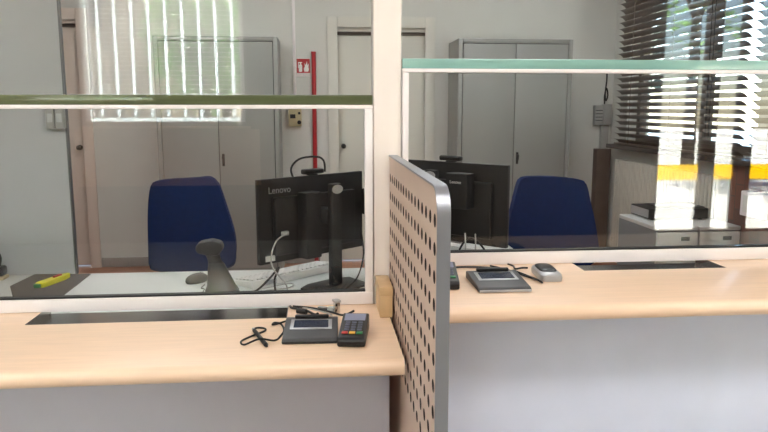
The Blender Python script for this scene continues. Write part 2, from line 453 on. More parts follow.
# screens
def screen(x0, x1, zt, zb, stile, em, label):
    t = thing('teller_screen', label, 'glass screen', ((x0+x1)/2, 2.27, zt), 0); ox = (x0+x1)/2
    k = lambda a, b, y0, y1, z0, z1, bv=0: B(a-ox, b-ox, y0-2.27, y1-2.27, z0-zt, z1-zt, b=bv)
    obj('bottom_rail', k(x0, x1, 2.25, 2.29, zt+.0005, zt+.042, .003), M['white'], t)
    obj('stile', k(stile[0], stile[1], 2.252, 2.288, zt+.0425, zb, .002), M['white'], t)
    obj('top_bar', k(x0, x1, 2.25, 2.29, zb+.0005, zb+.0125, .002), M['white'], t)
    obj('gasket', k(x0, x1, 2.256, 2.284, zt+.0425, zt+.0475) if False else k(x0 if stile[0] > x0+.5 else stile[1], stile[0] if stile[0] > x0+.5 else x1, 2.256, 2.284, zt+.0425, zt+.047), M['blk2'], t)
    a, b = (x0, stile[0]-.001) if stile[0] > x0+.5 else (stile[1]+.001, x1)
    obj('lower_pane', k(a, b, 2.266, 2.274, zt+.0475, zb), M['pane'], t)
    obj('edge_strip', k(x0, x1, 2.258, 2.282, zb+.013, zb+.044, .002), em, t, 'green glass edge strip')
    obj('upper_pane', k(x0, x1, 2.266, 2.274, zb+.0445, 2.35), M['pane'], t)
    return t
screen(-2.6, .174, ZL, 1.397, (.148, .1735), M['greenL'], 'left glass screen with a green edge strip, olive reflection painted in, above its white bar')
screen(.2695, XR-.005, ZR, 1.512, (.27, .2895), M['greenR'], 'right glass screen with a green edge strip, pale teal reflection painted in, above its white bar')

# perforated divider
def divider():
    t = thing('divider_panel', 'taupe perforated privacy divider with aluminium edge between the counters', 'divider', (.24, 1.8, 0))
    y0, y1, z0, z1, r = 1.326, 2.262, 0.0, 1.245, .055
    out = [(y1, z0), (y1, z1)]
    arc = [(y0+r+r*math.cos(a), z1-r+r*math.sin(a)) for a in [PI/2+PI/2*i/8 for i in range(9)]]
    out += arc + [(y0, z0)]
    bm = N()
    def loop(ps):
        vs = [bm.verts.new((-.011, u-1.8, v)) for u, v in ps]
        return [bm.edges.new((vs[i], vs[(i+1) % len(vs)])) for i in range(len(vs))]
    es = loop(out); n = 14
    for i in range(16):
        for j in range(10):
            cy, cz = 1.364+.0578*i, 1.178-.0578*j
            es += loop([(cy+0.0143*math.cos(2*PI*k/n), cz+0.0143*math.sin(2*PI*k/n)) for k in range(n)])
    bmesh.ops.triangle_fill(bm, use_beauty=True, use_dissolve=False, edges=es)
    g = bmesh.ops.extrude_face_region(bm, geom=bm.faces[:])
    bmesh.ops.translate(bm, vec=(.022, 0, 0), verts=[v for v in g['geom'] if isinstance(v, bmesh.types.BMVert)])
    bmesh.ops.recalc_face_normals(bm, faces=bm.faces[:])
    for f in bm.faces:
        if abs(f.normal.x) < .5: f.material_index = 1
    obj('perforated_board', bm, [M['tan'], M['hole_shade']], t, ang=20)
    # edge band
    e = .0045
    inner = [(y1, z1+.0003)] + [(u, v) for u, v in [(y0+r+(r+.0003)*math.cos(a), z1-r+(r+.0003)*math.sin(a)) for a in [PI/2+PI/2*i/8 for i in range(9)]]] + [(y0-.0003, z0)]
    outer = [(y1, z1+e)] + [(y0+r+(r+e)*math.cos(a), z1-r+(r+e)*math.sin(a)) for a in [PI/2+PI/2*i/8 for i in range(9)]] + [(y0-e, z0)]
    bm = N()
    prism(bm, inner + outer[::-1], lambda u, v, w: (w, u-1.8, v), -.0135, .0135)
    obj('edge_band', bm, M['alu'], t, 'brushed aluminium edge')
divider()

# ------------------------------------------------------------------ staff desks
def desk(label, x0, x1, y0, y1, z, dark):
    t = thing('desk', label, 'desk', ((x0+x1)/2, (y0+y1)/2, 0)); w, d = (x1-x0)/2, (y1-y0)/2
    obj('desktop', B(-w, w, -d, d, z-.028, z, b=.003), M['desk'], t)
    for sx in (-1, 1):
        for sy in (-1, 1): obj('leg', B(sx*(w-.06)-.025, sx*(w-.06)+.025, sy*(d-.06)-.025, sy*(d-.06)+.025, 0, z-.0285), M['trimgrey'], t)
    return t
ZDL, ZDR = .70, .78
desk('pale grey desk behind the left glass screen', -2.4, .22, 2.37, 3.03, ZDL, 0)
desk('pale grey desk behind the right glass screen', .30, .86, 2.37, 3.14, ZDR, 0)

# grey partition at left
t = thing('partition', 'plain grey partition board at the left end of the desk', 'partition', (-1.985, 3.04, 0))
obj('partition_board', B(-1.2, .938, 0, .02, 0, 2.7), M['partition'], t)
obj('edge_trim', B(.9385, .947, -.002, .022, 0, 2.7, b=.002), M['trimgrey'], t)
for i, (x, lab) in enumerate([(-1.094, 'left of two small grey switch boxes on the partition'), (-1.057, 'right of two small grey switch boxes on the partition')]):
    s = thing('switch_box', lab, 'switch', (x, 3.0395, 1.36), 0, 'switch boxes on the partition')
    obj('box_body', B(-.017, .017, -.034, 0, -.045, .045, b=.006), M['greybox'], s)
    obj('rocker', B(-.011, .011, -.035, -.0302, -.018, .018, b=.002), M['partition'], s)

# items on left desk
bm = N(); prism(bm, [(-1.14, 2.645), (-.965, 2.645), (-.972, 3.005), (-1.205, 3.02), (-1.223, 2.82)], XY, ZDL+.0005, ZDL+.004)
tag(obj('desk_mat', bm, M['mat_']), 'dark grey mat lying on the left desk by the partition', 'desk mat')
t = thing('box_cutter', 'yellow box cutter lying on the dark desk mat', 'cutter', (-1.07, 2.86, ZDL+.0045), math.radians(72)); t.scale = (.84, .9, .9)
bm = N(); prism(bm, [(-.105, -.016), (-.085, -.022), (.06, -.018), (.11, -.008), (.11, .008), (.06, .018), (-.085, .022), (-.105, .016)], XY, 0, .022, b=.003)
obj('handle', bm, M['yellow'], t)
obj('slider', B(.0, .055, -.006, .006, .0222, .029, b=.002), M['red'], t, 'dark red slider')
obj('end_cap', B(-.122, -.1055, -.014, .014, .002, .02, b=.003), M['green'], t, 'green end cap')
t = thing('hand_stamp', 'black hand stamp with loop handle at the far left of the desk', 'stamp', (-1.34, 2.96, ZDL+.0005))
obj('stamp_base', B(-.045, .045, -.03, .03, 0, .014, b=.003), M['beige'], t)
bm = N(); bx(bm, -.043, .043, -.028, .028, .0142, .055, b=.012, seg=3); obj('stamp_body', bm, M['blk'], t)
bm = N(); tube(bm, [(-.02, 0, .053), (-.03, 0, .085), (-.015, 0, .118), (.012, 0, .118), (.026, 0, .09), (.02, 0, .053)], .007); obj('loop_handle', bm, M['blk'], t)

def mouse(label, loc, rz):
    t = thing('computer_mouse', label, 'mouse', loc, rz)
    bm = N(); sph(bm, (0, 0, .012), .03, (1.0, 1.8, .85), 20, 12)
    for v in bm.verts:
        if v.co.z < 0: v.co.z = 0
    obj('mouse_body', bm, M['dark'], t)
    bm = N(); cyl(bm, (-.004, .026, .0335), (.004, .026, .0335), .007); obj('wheel', bm, M['silver'], t)
mouse('dark grey mouse on the desk in front of the left blue chair', (-.50, 2.83, ZDL+.0005), math.radians(-40))

# barcode scanner in its stand
t = thing('barcode_scanner', 'dark grey barcode scanner upright in its stand on the left desk', 'scanner', (-.375, 2.65, ZDL+.0005))
bm = N()
secs = [(.0, .066, .05, .0, 0), (.012, .064, .048, 0, 0), (.03, .054, .038, -.002, 0), (.07, .043, .028, -.010, 0), (.11, .032, .024, -.018, 0), (.118, .029, .022, -.02, 0)]
def loft(bm, secs, n=20, e=2.6):
    rings = []
    for z, a, b, cx, cy in secs:
        rg = []
        for j in range(n):
            t_ = 2*PI*j/n; c, s = math.cos(t_), math.sin(t_)
            rg.append(bm.verts.new((cx+a*math.copysign(abs(c)**(2/e), c), cy+b*math.copysign(abs(s)**(2/e), s), z)))
        rings.append(rg)
    for i in range(len(rings)-1):
        for j in range(n): bm.faces.new((rings[i][j], rings[i][(j+1) % n], rings[i+1][(j+1) % n], rings[i+1][j]))
    bm.faces.new(rings[0]); bm.faces.new(rings[-1])
loft(bm, secs); obj('stand', bm, M['dark'], t)
bm = N(); loft(bm, [(.1185, .026, .018, -.021, 0), (.135, .025, .017, -.026, 0), (.15, .026, .02, -.03, 0), (.165, .03, .022, -.034, 0)]); obj('grip', bm, M['dark'], t)
bm = N(); prism(bm, [(-.086, .162), (-.09, .184), (-.076, .202), (-.03, .21), (.004, .2), (.012, .176), (-.006, .15), (-.05, .152)], lambda u, v, w: (u, w, v), -.03, .03, b=.007, seg=2)
hd = obj('scan_head', bm, M['dark'], t)
obj('scan_window', B(-.0895, -.0882, -.02, .02, .172, .182), M['blk'], hd)

# keyboard
def keyboard(label, loc, rz, L=.45, sticker=True):
    t = thing('keyboard', label, 'keyboard', loc, rz)
    bm = N(); prism(bm, [(-.075, 0), (.075, 0), (.075, .012), (-.075, .03)], YZ, -L/2, L/2, b=.003)
    obj('keyboard_body', bm, M['kb'], t)
    bm = N()
    rt = Matrix.Translation((0, 0, .0213)) @ Matrix.Rotation(-math.atan(.018/.15), 4, 'X')
    for r_ in range(5):
        for c in range(19):
            x = -L/2+.014+c*(L-.026)/19
            bx(bm, x, x+.019, -.062+r_*.025, -.042+r_*.025, .0005, .0075, b=.002, mtx=rt, seg=1)
    obj('keys', bm, M['kb'], t)
    if sticker: obj('sticker', B(-L/2+.06, -L/2+.12, -.0762, -.0754, .006, .024), M['silver'], t)
    return t
keyboard('white keyboard lying diagonally on the left desk behind the monitor stand', (-.14, 2.90, ZDL+.0005), math.radians(42), L=.47)
keyboard('white keyboard on the right desk partly hidden by the divider', (.625, 2.935, ZDR+.0005), math.radians(-45), L=.36, sticker=False)

# monitors seen from behind
def monitor(label, loc, rz, zb, pc, pclabel, logo, W=.54, H=.326):
    t = thing('monitor', label, 'monitor', loc, rz)
    bm = N(); prism(bm, [(-.11, -.085), (.11, -.085), (.13, .06), (.07, .09), (-.07, .09), (-.13, .06)], XY, 0, .008, b=.002)
    obj('stand_base', bm, M['blk'], t)
    bm = N(); bx(bm, -.026, .026, -.014, .014, .0085, zb+H*.93, b=.006)
    col = obj('stand_column', bm, M['blk2'], t)
    bm = N(); prism(bm, [(.027*math.cos(k*.314), zb+H*.9-.012+.017*math.sin(k*.314)) for k in range(20)], XZ, -.018, -.0142); obj('round_badge', bm, M['silver'], col)
    bm = N(); bx(bm, -.03, .03, .0145, .1025, zb+H*.45, zb+H*.62, b=.004); obj('stand_arm', bm, M['blk2'], t)
    bm = N(); bx(bm, -W/2, W/2, .125, .145, zb, zb+H, b=.003)
    bx(bm, -W/2+.06, W/2-.06, .103, .1255, zb+.03, zb+H-.07, b=.008)
    sh = obj('screen_housing', bm, M['blk'], t)
    obj('display', B(-W/2+.006, W/2-.006, .1452, .1462, zb+.014, zb+H-.006), M['lcd'], sh)
    text('logo', 'Lenovo', .036, (-W/2+.045, .1245, zb+H-.056), (PI/2, 0, 0), M['silver'], sh)
    bm = N(); bx(bm, pc[0], pc[1], .045, .102, zb+pc[2], zb+pc[3], b=.004)
    p = obj('mini_computer', bm, M['blk2'], t)
    if pclabel: text('maker_label', 'Lenovo', .018, (pc[0]+.02, .0445, zb+pc[3]-.04), (PI/2, 0, 0), M['white'], p)
    return t
mL = monitor('black monitor seen from behind on the left desk, beside the barcode scanner', (.06, 2.705, ZDL+.0005), math.radians(40.5), .108, (-.105, -.03, .01, .27), False, True)
# connectors on the left monitor
obj('vga_plug', B(-.185, -.155, .09, .1245, .215, .232, b=.003), M['lcable'], mL, 'pale grey cable plug')
obj('rating_label', B(-.245, -.2, .1235, .1243, .118, .14), M['paper'], mL, 'white rating label')
obj('usb_hub', B(.262, .285, .095, .124, .25, .36, b=.003), M['blk'], mL)
mR = monitor('black monitor seen from behind on the right desk, partly hidden by the divider', (.445, 2.735, ZDR+.0005), math.radians(-45), .075, (.035, .135, .15, .29), True, True)

def webcam(label, loc, rz):
    t = thing('webcam', label, 'webcam', loc, rz)
    obj('camera_body', B(-.05, .05, -.018, .012, .006, .026, b=.006, seg=3), M['blk'], t)
    obj('clip', B(-.02, .02, -.012, .012, .0005, .0055, b=.001), M['blk2'], t)
    bm = N(); cyl(bm, (0, .0122, .016), (0, .015, .016), .008); obj('lens', bm, M['lcd'], t)
    return t
def onmon(mon, lx, ly, z):
    a = mon.rotation_euler[2]; return (mon.location.x+lx*math.cos(a)-ly*math.sin(a), mon.location.y+lx*math.sin(a)+ly*math.cos(a), z)
webcam('black webcam clipped on top of the left monitor', onmon(mL, .0, .135, ZDL+.0005+.108+.326), math.radians(40.5))
webcam('black webcam clipped on top of the right monitor', onmon(mR, .0, .135, ZDR+.0005+.075+.326), math.radians(-45))

# cables on the staff side
def cable(label, pts, r=.003, m='blk', grp=None):
    bm = N(); tube(bm, pts, r, 8, 7); return tag(obj('cable', bm, M[m]), label, 'cable', grp)
zd = ZDL+.0035
wp = onmon(mL, -.17, .088, 0)
vc = cable('pale grey cable', [(wp[0], wp[1], ZDL+.224), (wp[0]-.04, wp[1]-.05, ZDL+.20), (wp[0]-.055, wp[1]-.07, ZDL+.12), (-.13, 2.60, ZDL+.04), (-.12, 2.575, zd+.008), (-.08, 2.56, zd+.004)], .003, 'lcable')
del vc['category']; vc.name = 'video_cable'; vc.parent = mL
vc.matrix_parent_inverse = (Matrix.Translation(mL.location) @ Matrix.Rotation(mL.rotation_euler[2], 4, 'Z')).inverted()
cable('black cable arching up from the desk beside the barcode scanner stand', [(-.29, 2.60, zd), (-.24, 2.60, ZDL+.02), (-.19, 2.605, ZDL+.065), (-.155, 2.61, ZDL+.105), (-.172, 2.6, ZDL+.06), (-.165, 2.57, ZDL+.01), (-.15, 2.5, zd)], .004)
cable('thin grey cable looping across the desk below the left monitor', [(-.3, 2.63, zd), (-.24, 2.675, zd), (-.18, 2.725, zd), (-.13, 2.76, zd), (-.105, 2.74, zd), (-.13, 2.69, zd), (-.2, 2.665, zd), (-.225, 2.64, zd)], .0022, 'lcable')
cable('black cable drooping in a loop right of the monitor stand', [(.165, 2.80, ZDL+.22), (.175, 2.77, ZDL+.12), (.15, 2.72, ZDL+.04), (.105, 2.62, ZDL+.02), (.06, 2.56, zd+.004)], .003)
cable('black cable slanting down to the corner of the left desk', [(.17, 2.90, ZDL+.18), (.185, 2.82, ZDL+.1), (.205, 2.72, ZDL+.03), (.21, 2.62, zd)], .0028)
cable('black cable arching up behind the left webcam', [(-.10, 2.90, 1.10), (-.115, 2.93, 1.15), (-.08, 2.94, 1.19), (-.01, 2.93, 1.2), (.02, 2.9, 1.185), (.025, 2.905, 1.14)], .0045)
cable('mouse cable curling on the desk', [(-.46, 2.775, zd), (-.465, 2.72, zd), (-.45, 2.70, zd), (-.452, 2.63, zd), (-.47, 2.58, zd)], .002)
zr = ZDR+.0035
cable('pale grey cable rising from the right desk behind the divider', [(.47, 2.50, zr), (.52, 2.52, ZDR+.03), (.545, 2.55, ZDR+.085), (.55, 2.58, ZDR+.15)], .003, 'lcable')
cable('second pale cable rising behind the right monitor\'s lower edge', [(.53, 2.47, zr), (.565, 2.5, ZDR+.04), (.58, 2.53, ZDR+.1), (.585, 2.56, ZDR+.15)], .003, 'lcable')
cable('black cable arching over the right desk below the monitor', [(.50, 2.57, zr+.002), (.525, 2.575, ZDR+.08), (.56, 2.575, ZDR+.13), (.60, 2.565, ZDR+.115), (.635, 2.55, ZDR+.06), (.63, 2.49, zr+.002), (.62, 2.45, zr)], .004)
cable('black cable slanting along the right desk behind the divider', [(.35, 2.45, zr+.002), (.375, 2.47, ZDR+.07), (.41, 2.49, ZDR+.12), (.43, 2.46, ZDR+.08), (.435, 2.42, zr+.003)], .004)

# ------------------------------------------------------------------ office chairs
def chair(label, loc, rz, outline, grp, sx):
    t = thing('office_chair', label, 'chair', loc, rz, grp); outline = [(u*sx, v) for u, v in outline]
    bm = N(); prism(bm, crom2(outline), XZ, -.028, .028, b=.018, seg=3)
    for v in bm.verts: v.co.y += 1.1*(v.co.x)**2*-1 - .10*(.8-v.co.z)*.6
    obj('backrest', bm, M['blue'], t)
    bm = N(); bx(bm, -.24, .24, -.52, -.07, .43, .50, b=.03, seg=3); obj('seat', bm, M['blue'], t)
    bm = N(); tube(bm, [(0, -.25, .405), (0, -.02, .40), (0, .065, .5), (0, .07, .72)], .022); obj('back_support', bm, M['blk2'], t)
    bm = N(); cyl(bm, (0, -.27, .12), (0, -.27, .4295), .025); bx(bm, -.1, .1, -.38, -.17, .415, .4295); obj('gas_lift', bm, M['blk2'], t)
    for k in range(5):
        a = k*2*PI/5+.3; c, s = math.cos(a), math.sin(a)
        bm = N(); tube(bm, [(0.02*c, -.27+.02*s, .115), (.15*c, -.27+.15*s, .1), (.28*c, -.27+.28*s, .075)], .02)
        lg = obj('leg', bm, M['blk2'], t)
        bm = N(); px_, py_ = .28*c, -.27+.28*s
        cyl(bm, (px_-.02*s, py_+.02*c, .028), (px_+.02*s, py_-.02*c, .028), .028); obj('caster', bm, M['blk'], lg)
    return t
def crom2(pts, k=5):
    P = crom([(p[0], p[1], 0) for p in pts] + [(pts[0][0], pts[0][1], 0)], k)[:-1]
    return [(p.x, p.y) for p in P]
oL = [(-.225, .62), (-.222, .85), (-.205, 1.0), (-.165, 1.035), (.02, 1.045), (.10, 1.05), (.145, 1.02), (.19, .90), (.232, .76), (.235, .66), (.205, .585), (0, .56), (-.2, .575)]
oR = [(-.262, .62), (-.25, .75), (-.20, .94), (-.175, 1.015), (-.14, 1.035), (.0, 1.035), (.16, 1.02), (.19, .99), (.21, .90), (.24, .75), (.25, .62), (.2, .55), (0, .53), (-.2, .55)]
chair('navy blue office chair behind the left desk near the mouse', (-.655, 3.66, 0), math.radians(0), oL, 'blue office chairs', .945)
chair('navy blue office chair behind the right glass screen, beside the black monitor', (1.235, 3.66, 0), math.radians(0), oR, 'blue office chairs', 1.0)

# ------------------------------------------------------------------ steel cabinets
def cabinet(label, x0, x1, y0, h):
    t = thing('steel_cabinet', label, 'cabinet', ((x0+x1)/2, y0, 0), 0, 'grey steel cabinets against the back wall'); w = (x1-x0)/2
    d = YB-.03-y0
    bm = N(); bx(bm, -w, w, .02, d, 0, h, b=.003); 
    bx(bm, -w, -w+.035, 0, .0205, 0, h, b=.002); bx(bm, w-.035, w, 0, .0205, 0, h, b=.002); bx(bm, -w+.0352, w-.0352, 0, .0205, h-.035, h, b=.002); bx(bm, -w+.0352, w-.0352, 0, .0205, 0, .06, b=.002)
    obj('carcass', bm, M['steel_cab'], t)
    obj('door_gap', B(-w+.0355, w-.0355, .0125, .0195, .0605, h-.0355), M['cab_in'], t)
    for s in (-1, 1):
        bm = N(); a, b = (-w+.041, -.003) if s < 0 else (.003, w-.041)
        bx(bm, a, b, .0, .0122, .066, h-.041, b=.002); dr = obj('cabinet_door', bm, M['steel_cab'], t)
        if s > 0:
            bm = N(); bx(bm, .022, .042, -.006, -.0005, .93, 1.03, b=.003); lk = obj('lock', bm, M['blk2'], dr)
            bm = N(); cyl(bm, (.032, -.0065, 1.0), (.032, -.02, 1.0), .012); bx(bm, .026, .038, -.034, -.0205, .965, 1.012, b=.003); obj('lock_handle', bm, M['blk'], lk)
    return t
cabinet('grey two-door steel cabinet on the left, beside the fire extinguisher sign', -1.295, -.318, 5.82, 1.965)
cabinet('grey two-door steel cabinet on the right, behind the right blue chair', 1.16, 2.13, 5.82, 1.965)

# ------------------------------------------------------------------ things on the back wall
t = thing('fire_extinguisher_sign', 'red and white fire extinguisher sign beside the red pipe', 'sign', (-.121, YB-.001, 1.755))
obj('sign_plate', B(-.066, .060, -.006, 0, -.085, .075, b=.001), M['white_sign'], t)
obj('red_field', B(-.060, .056, -.0072, -.0062, -.052, .070), M['red'], t)
bm = N()
prism(bm, rrect(-.04, -.012, -.042, .02, .008), XZ, -.0084, -.0074)
bx(bm, -.032, -.02, -.0084, -.0074, .0202, .034); bx(bm, -.046, -.012, -.0084, -.0074, .0342, .041)
bx(bm, -.047, -.042, -.0084, -.0074, -.01, .034)
obj('extinguisher_symbol', bm, M['white_sign'], t)
bm = N(); prism(bm, [(.006, -.04), (.04, -.04), (.048, -.02), (.042, .0), (.046, .03), (.034, .012), (.03, .05), (.02, .015), (.008, .034), (.012, .004), (.002, -.014)], XZ, -.0084, -.0074)
obj('flame_symbol', bm, M['white_sign'], t)
bm = N(); cyl(bm, (0, 0, 0), (0, 0, 1.87), .019); pt = thing('red_pipe', 'red pipe running vertically up the back wall beside the sign', 'pipe', (-.032, YB-.022, 0))
obj('pipe_tube', bm, M['red'], pt)
bm = N(); cyl(bm, (0, 0, 1.8702), (0, 0, 1.885), .022); obj('pipe_cap', bm, M['red'], pt)
t = thing('wall_controller', 'beige thermostat box with dark knobs on the back wall under the sign', 'controller', (-.20, YB-.001, 1.315))
obj('controller_case', B(-.06, .055, -.04, 0, -.075, .075, b=.004), M['beige'], t)
obj('controller_display', B(-.045, .002, -.0425, -.0405, -.005, .03), M['dark'], t)
bm = N(); cyl(bm, (.035, -.0405, -.04), (.035, -.052, -.04), .018); obj('knob', bm, M['blk'], t)
bm = N(); cyl(bm, (.035, -.0405, .04), (.035, -.05, .04), .012); obj('knob', bm, M['blk'], t)
bm = N(); bx(bm, -.213, -.187, YB-.018, YB-.001, 1.392, ZC-.002, b=.002)
tag(obj('cable_duct', bm, M['white']), 'thin white cable duct running up from the beige thermostat box', 'cable duct')
# intercom in the right corner
t = thing('junction_box', 'grey junction box on the back wall in the corner by the blind', 'junction box', (2.59, YB-.001, 1.335))
obj('box_case', B(-.075, .0, -.06, 0, -.09, .09, b=.004), M['greybox'], t)
obj('box_cover', B(.0005, .075, -.075, 0, -.09, .10, b=.004), M['greybox'], t)
bm = N()
for z in (-.05, -.02, .01, .04): bx(bm, -.07, -.006, -.0625, -.0605, z, z+.006)
obj('vent_slots', bm, M['dark'], t)
bm = N(); tube(bm, [(.02, -.03, .101), (.015, -.035, .18), (.03, -.04, .24), (.045, -.035, .18), (.03, -.035, .13), (.022, -.03, .2), (.035, -.02, .32), (.03, -.02, .45)], .007); obj('cord', bm, M['blk'], t)
bm = N(); bx(bm, 2.585, 2.655, YB-.05, YB-.001, 1.031, 1.244, b=.003)
tag(obj('cable_duct', bm, M['greybox']), 'short grey cable duct below the junction box', 'cable duct')

# radiator
t = thing('radiator', 'cream ribbed radiator under the dark window sill', 'radiator', (2.64, 5.15, 0))
bm = N(); y = -.82
while y < .82:
    bx(bm, -.04, .03, y, y+.034, .13, .955, b=.01, seg=2); y += .046
obj('ribs', bm, M['rad'], t)
bm = N(); cyl(bm, (0, -.83, .2), (0, .83, .2), .02); cyl(bm, (0, -.83, .9), (0, .83, .9), .02); obj('headers', bm, M['rad'], t)
for y in (-.6, .57): obj('foot', B(-.03, .03, y, y+.03, 0, .128), M['rad'], t)
# socket box on the pier
t = thing('socket_box', 'white socket box on the brick pier at the right edge', 'socket', (2.599, 3.93, .83))
obj('socket_case', B(-.045, 0, -.13, .08, -.075, .075, b=.006), M['white'], t)
obj('socket_plate', B(-.0475, -.0455, -.1, .05, -.05, .05, b=.001), M['paper'], t)

# drawer pedestals with receiver
def pedestal(label, x0, x1):
    t = thing('drawer_unit', label, 'drawer unit', ((x0+x1)/2, 4.03, 0), 0, 'grey drawer units by the radiator'); w = (x1-x0)/2
    obj('carcass', B(-w, w, .02, .55, .0, .655), M['pedside'], t)
    obj('unit_top', B(-w, w, 0, .55, .6555, .68, b=.003), M['ped'], t)
    for z0, z1 in ((.56, .65), (.31, .555), (.06, .305)):
        bm = N(); bx(bm, -w+.002, w-.002, .0, .0195, z0, z1, b=.002); d = obj('drawer', bm, M['ped'], t)
        bm = N(); bx(bm, .02, .075, -.004, -.0005, z1-.055, z1-.03, b=.001); obj('drawer_handle', bm, M['blk2'], d)
pedestal('left grey drawer unit under the black receiver', 2.05, 2.315)
pedestal('right grey drawer unit next to the brick pier', 2.32, 2.585)
t = thing('receiver', 'black flat receiver box lying across the grey drawer units', 'receiver', (2.32, 4.42, .6805))
obj('receiver_case', B(-.2, .2, -.13, .14, .008, .075, b=.004), M['blk2'], t)
obj('front_strip', B(-.2025, -.2005, -.12, .13, .015, .068), M['silver'], t)
for x in (-.16, .16):
    for y in (-.1, .1):
        bm = N(); cyl(bm, (x, y, 0), (x, y, .0078), .015); obj('foot', bm, M['blk'], t)
obj('cover_tray', B(-.12, .19, -.1, .1, .0755, .083, b=.002), M['dark'], t)

# venetian blinds on the staff window
def blind(label, y0, y1, z0, z1, ladders, cords):
    t = thing('venetian_blind', label, 'blind', (2.625, (y0+y1)/2, z0)); hw = (y1-y0)/2
    bm = N(); sp = .052; k = int((z1-z0-.06)/sp); a = math.radians(-33)
    for i in range(k):
        z = .035+sp*i
        prof = []
        for s in range(7):
            u = -.031+.062*s/6; prof.append((u, -.005+.006*(1-(u/.031)**2)))
        prof = prof + [(u, v-.0012) for u, v in prof[::-1]]
        ca, sa = math.cos(a), math.sin(a)
        prism(bm, [(u*ca-v*sa, z+u*sa+v*ca) for u, v in prof], lambda u, v, w: (u, w, v), -hw, hw)
    obj('slats', bm, M['slat'], t, ang=50)
    obj('headrail', B(-.035, .035, -hw, hw, z1-z0-.05, z1-z0, b=.003), M['slat'], t)
    obj('bottom_rail', B(-.028, .028, -hw, hw, .002, .014, b=.004), M['slat'], t)
    bm = N()
    for y in ladders:
        for x in (-.034, .034): cyl(bm, (x, y, .014), (x, y, z1-z0-.05), .0022, n=6)
    obj('ladder_cords', bm, M['slat'], t)
    bm = N()
    for y in cords: cyl(bm, (-.045, y, .12), (-.042, y+.03, z1-z0-.05), .0025, n=6)
    obj('pull_cords', bm, M['blk2'], t)
blind('brown venetian blind over the window above the dark stone sill', 4.16, 6.0, 1.087, 2.75, (-.7, -.05, .62), (-.62, -.58))
blind('brown venetian blind at the far right edge', 2.75, 4.06, 1.087, 2.75, (-.4, .45), ())

# ------------------------------------------------------------------ customer side devices
def pad(label, loc, rz, bm_top, silver_front):
    t = thing('signature_pad', label, 'signature pad', loc, rz, 'signature pads on the counters')
    W, D = .077, .092
    f = lambda u, v, w: (w, u, v)
    bm = N(); prism(bm, [(-D, 0), (D, 0), (D, .022), (D-.02, .024), (-D+.012, .013), (-D, .008)], f, -W, W, b=.003)
    obj('pad_body', bm, M['padgrey'], t)
    ang = math.atan(.011/.152); rt = Matrix.Translation((0, -D+.012, .013)) @ Matrix.Rotation(ang, 4, 'X')
    obj('screen_bezel', B(-.06, .06, .062, .138, .0005, .0022, mtx=rt, b=.0006), M['silver'], t, 'light grey screen frame')
    obj('screen', B(-.05, .05, .072, .128, .0024, .0032, mtx=rt), M['lcd'], t)
    bm = N(); bx(bm, -.05, .05, .142, .154, .001, .012, mtx=rt, b=.003); obj('pen_rest', bm, M['blk'], t)
    obj('front_lip', B(-W+.002, W-.002, -D-.003, -D+.001, .001, .008, b=.001), M['silver'] if silver_front else M['dark'], t)
    return t
pad('dark grey signature pad on the left counter beside the card terminal', (-.029, 1.962, ZL+.0005), math.radians(-2), 0, False)
pad('signature pad with silver front edge on the right counter', (.525, 1.99, ZR+.0005), math.radians(0), 0, True)

def terminal(label, loc, rz):
    t = thing('card_terminal', label, 'card terminal', loc, rz, 'card terminals on the counters')
    f = lambda u, v, w: (w, u, v)
    bm = N(); prism(bm, [(-.1, .004), (-.09, 0), (.07, 0), (.078, .006), (.078, .042), (.068, .048), (-.09, .026), (-.1, .02)], f, -.038, .038, b=.004)
    obj('terminal_body', bm, M['blk'], t)
    rt = Matrix.Translation((0, -.09, .026)) @ Matrix.Rotation(math.atan(.022/.158), 4, 'X')
    k = lambda *a, **q: B(*a, mtx=rt, **q)
    obj('terminal_display', k(-.030, .030, .108, .152, .0005, .0014), M['lcdlite'], t, 'pale lit display')
    for r_ in range(4):
        for c in range(3):
            x = -.024+c*.018; y = .042+r_*.0155
            obj('number_key', k(x, x+.013, y, y+.009, .0005, .003, b=.001), M['key'], t)
    for c, mm in enumerate(('redk', 'yelk', 'green')):
        x = -.029+c*.0205; obj('function_key', k(x, x+.017, .02, .034, .0005, .0035, b=.001), M[mm], t, ('red', 'yellow', 'green')[c] + ' key')
    return t
tL = terminal('black card terminal on the left counter with red, yellow and green keys', (.094, 1.925, ZL+.0005), math.radians(-8))
dup(tL, (.372, 2.035, ZR+.0005), math.radians(-6), 'black card terminal on the right counter half hidden by the divider')

# tethered stylus on left counter
zc = ZL+.0005
t = thing('stylus', 'black stylus pen with curly tether lying on the left counter', 'pen', (0, 0, 0))
bm = N(); cyl(bm, (-.193, 1.985, zc+.006), (-.150, 1.855, zc+.006), .0058, .0062, 12); cyl(bm, (-.150, 1.855, zc+.006), (-.146, 1.842, zc+.006), .006, .002, 12)
obj('barrel', bm, M['blk'], t)
bm = N(); cyl(bm, (-.1935, 1.987, zc+.006), (-.198, 2.0, zc+.006), .0055, .004, 12); obj('pen_end', bm, M['silver'], t, 'silver pen end')
z2 = zc+.003
bm = N(); tube(bm, [(-.197, 2.0, zc+.006), (-.185, 2.02, z2), (-.165, 2.01, z2), (-.165, 1.985, z2), (-.2, 1.94, z2), (-.222, 1.9, z2), (-.21, 1.872, z2), (-.17, 1.88, z2+.012), (-.13, 1.9, z2), (-.115, 1.94, z2), (-.108, 1.99, z2), (-.12, 2.05, z2), (-.14, 2.065, z2), (-.145, 2.045, z2), (-.13, 2.04, z2+.004), (-.104, 2.06, z2+.006)], .0028)
obj('tether', bm, M['blk2'], t)

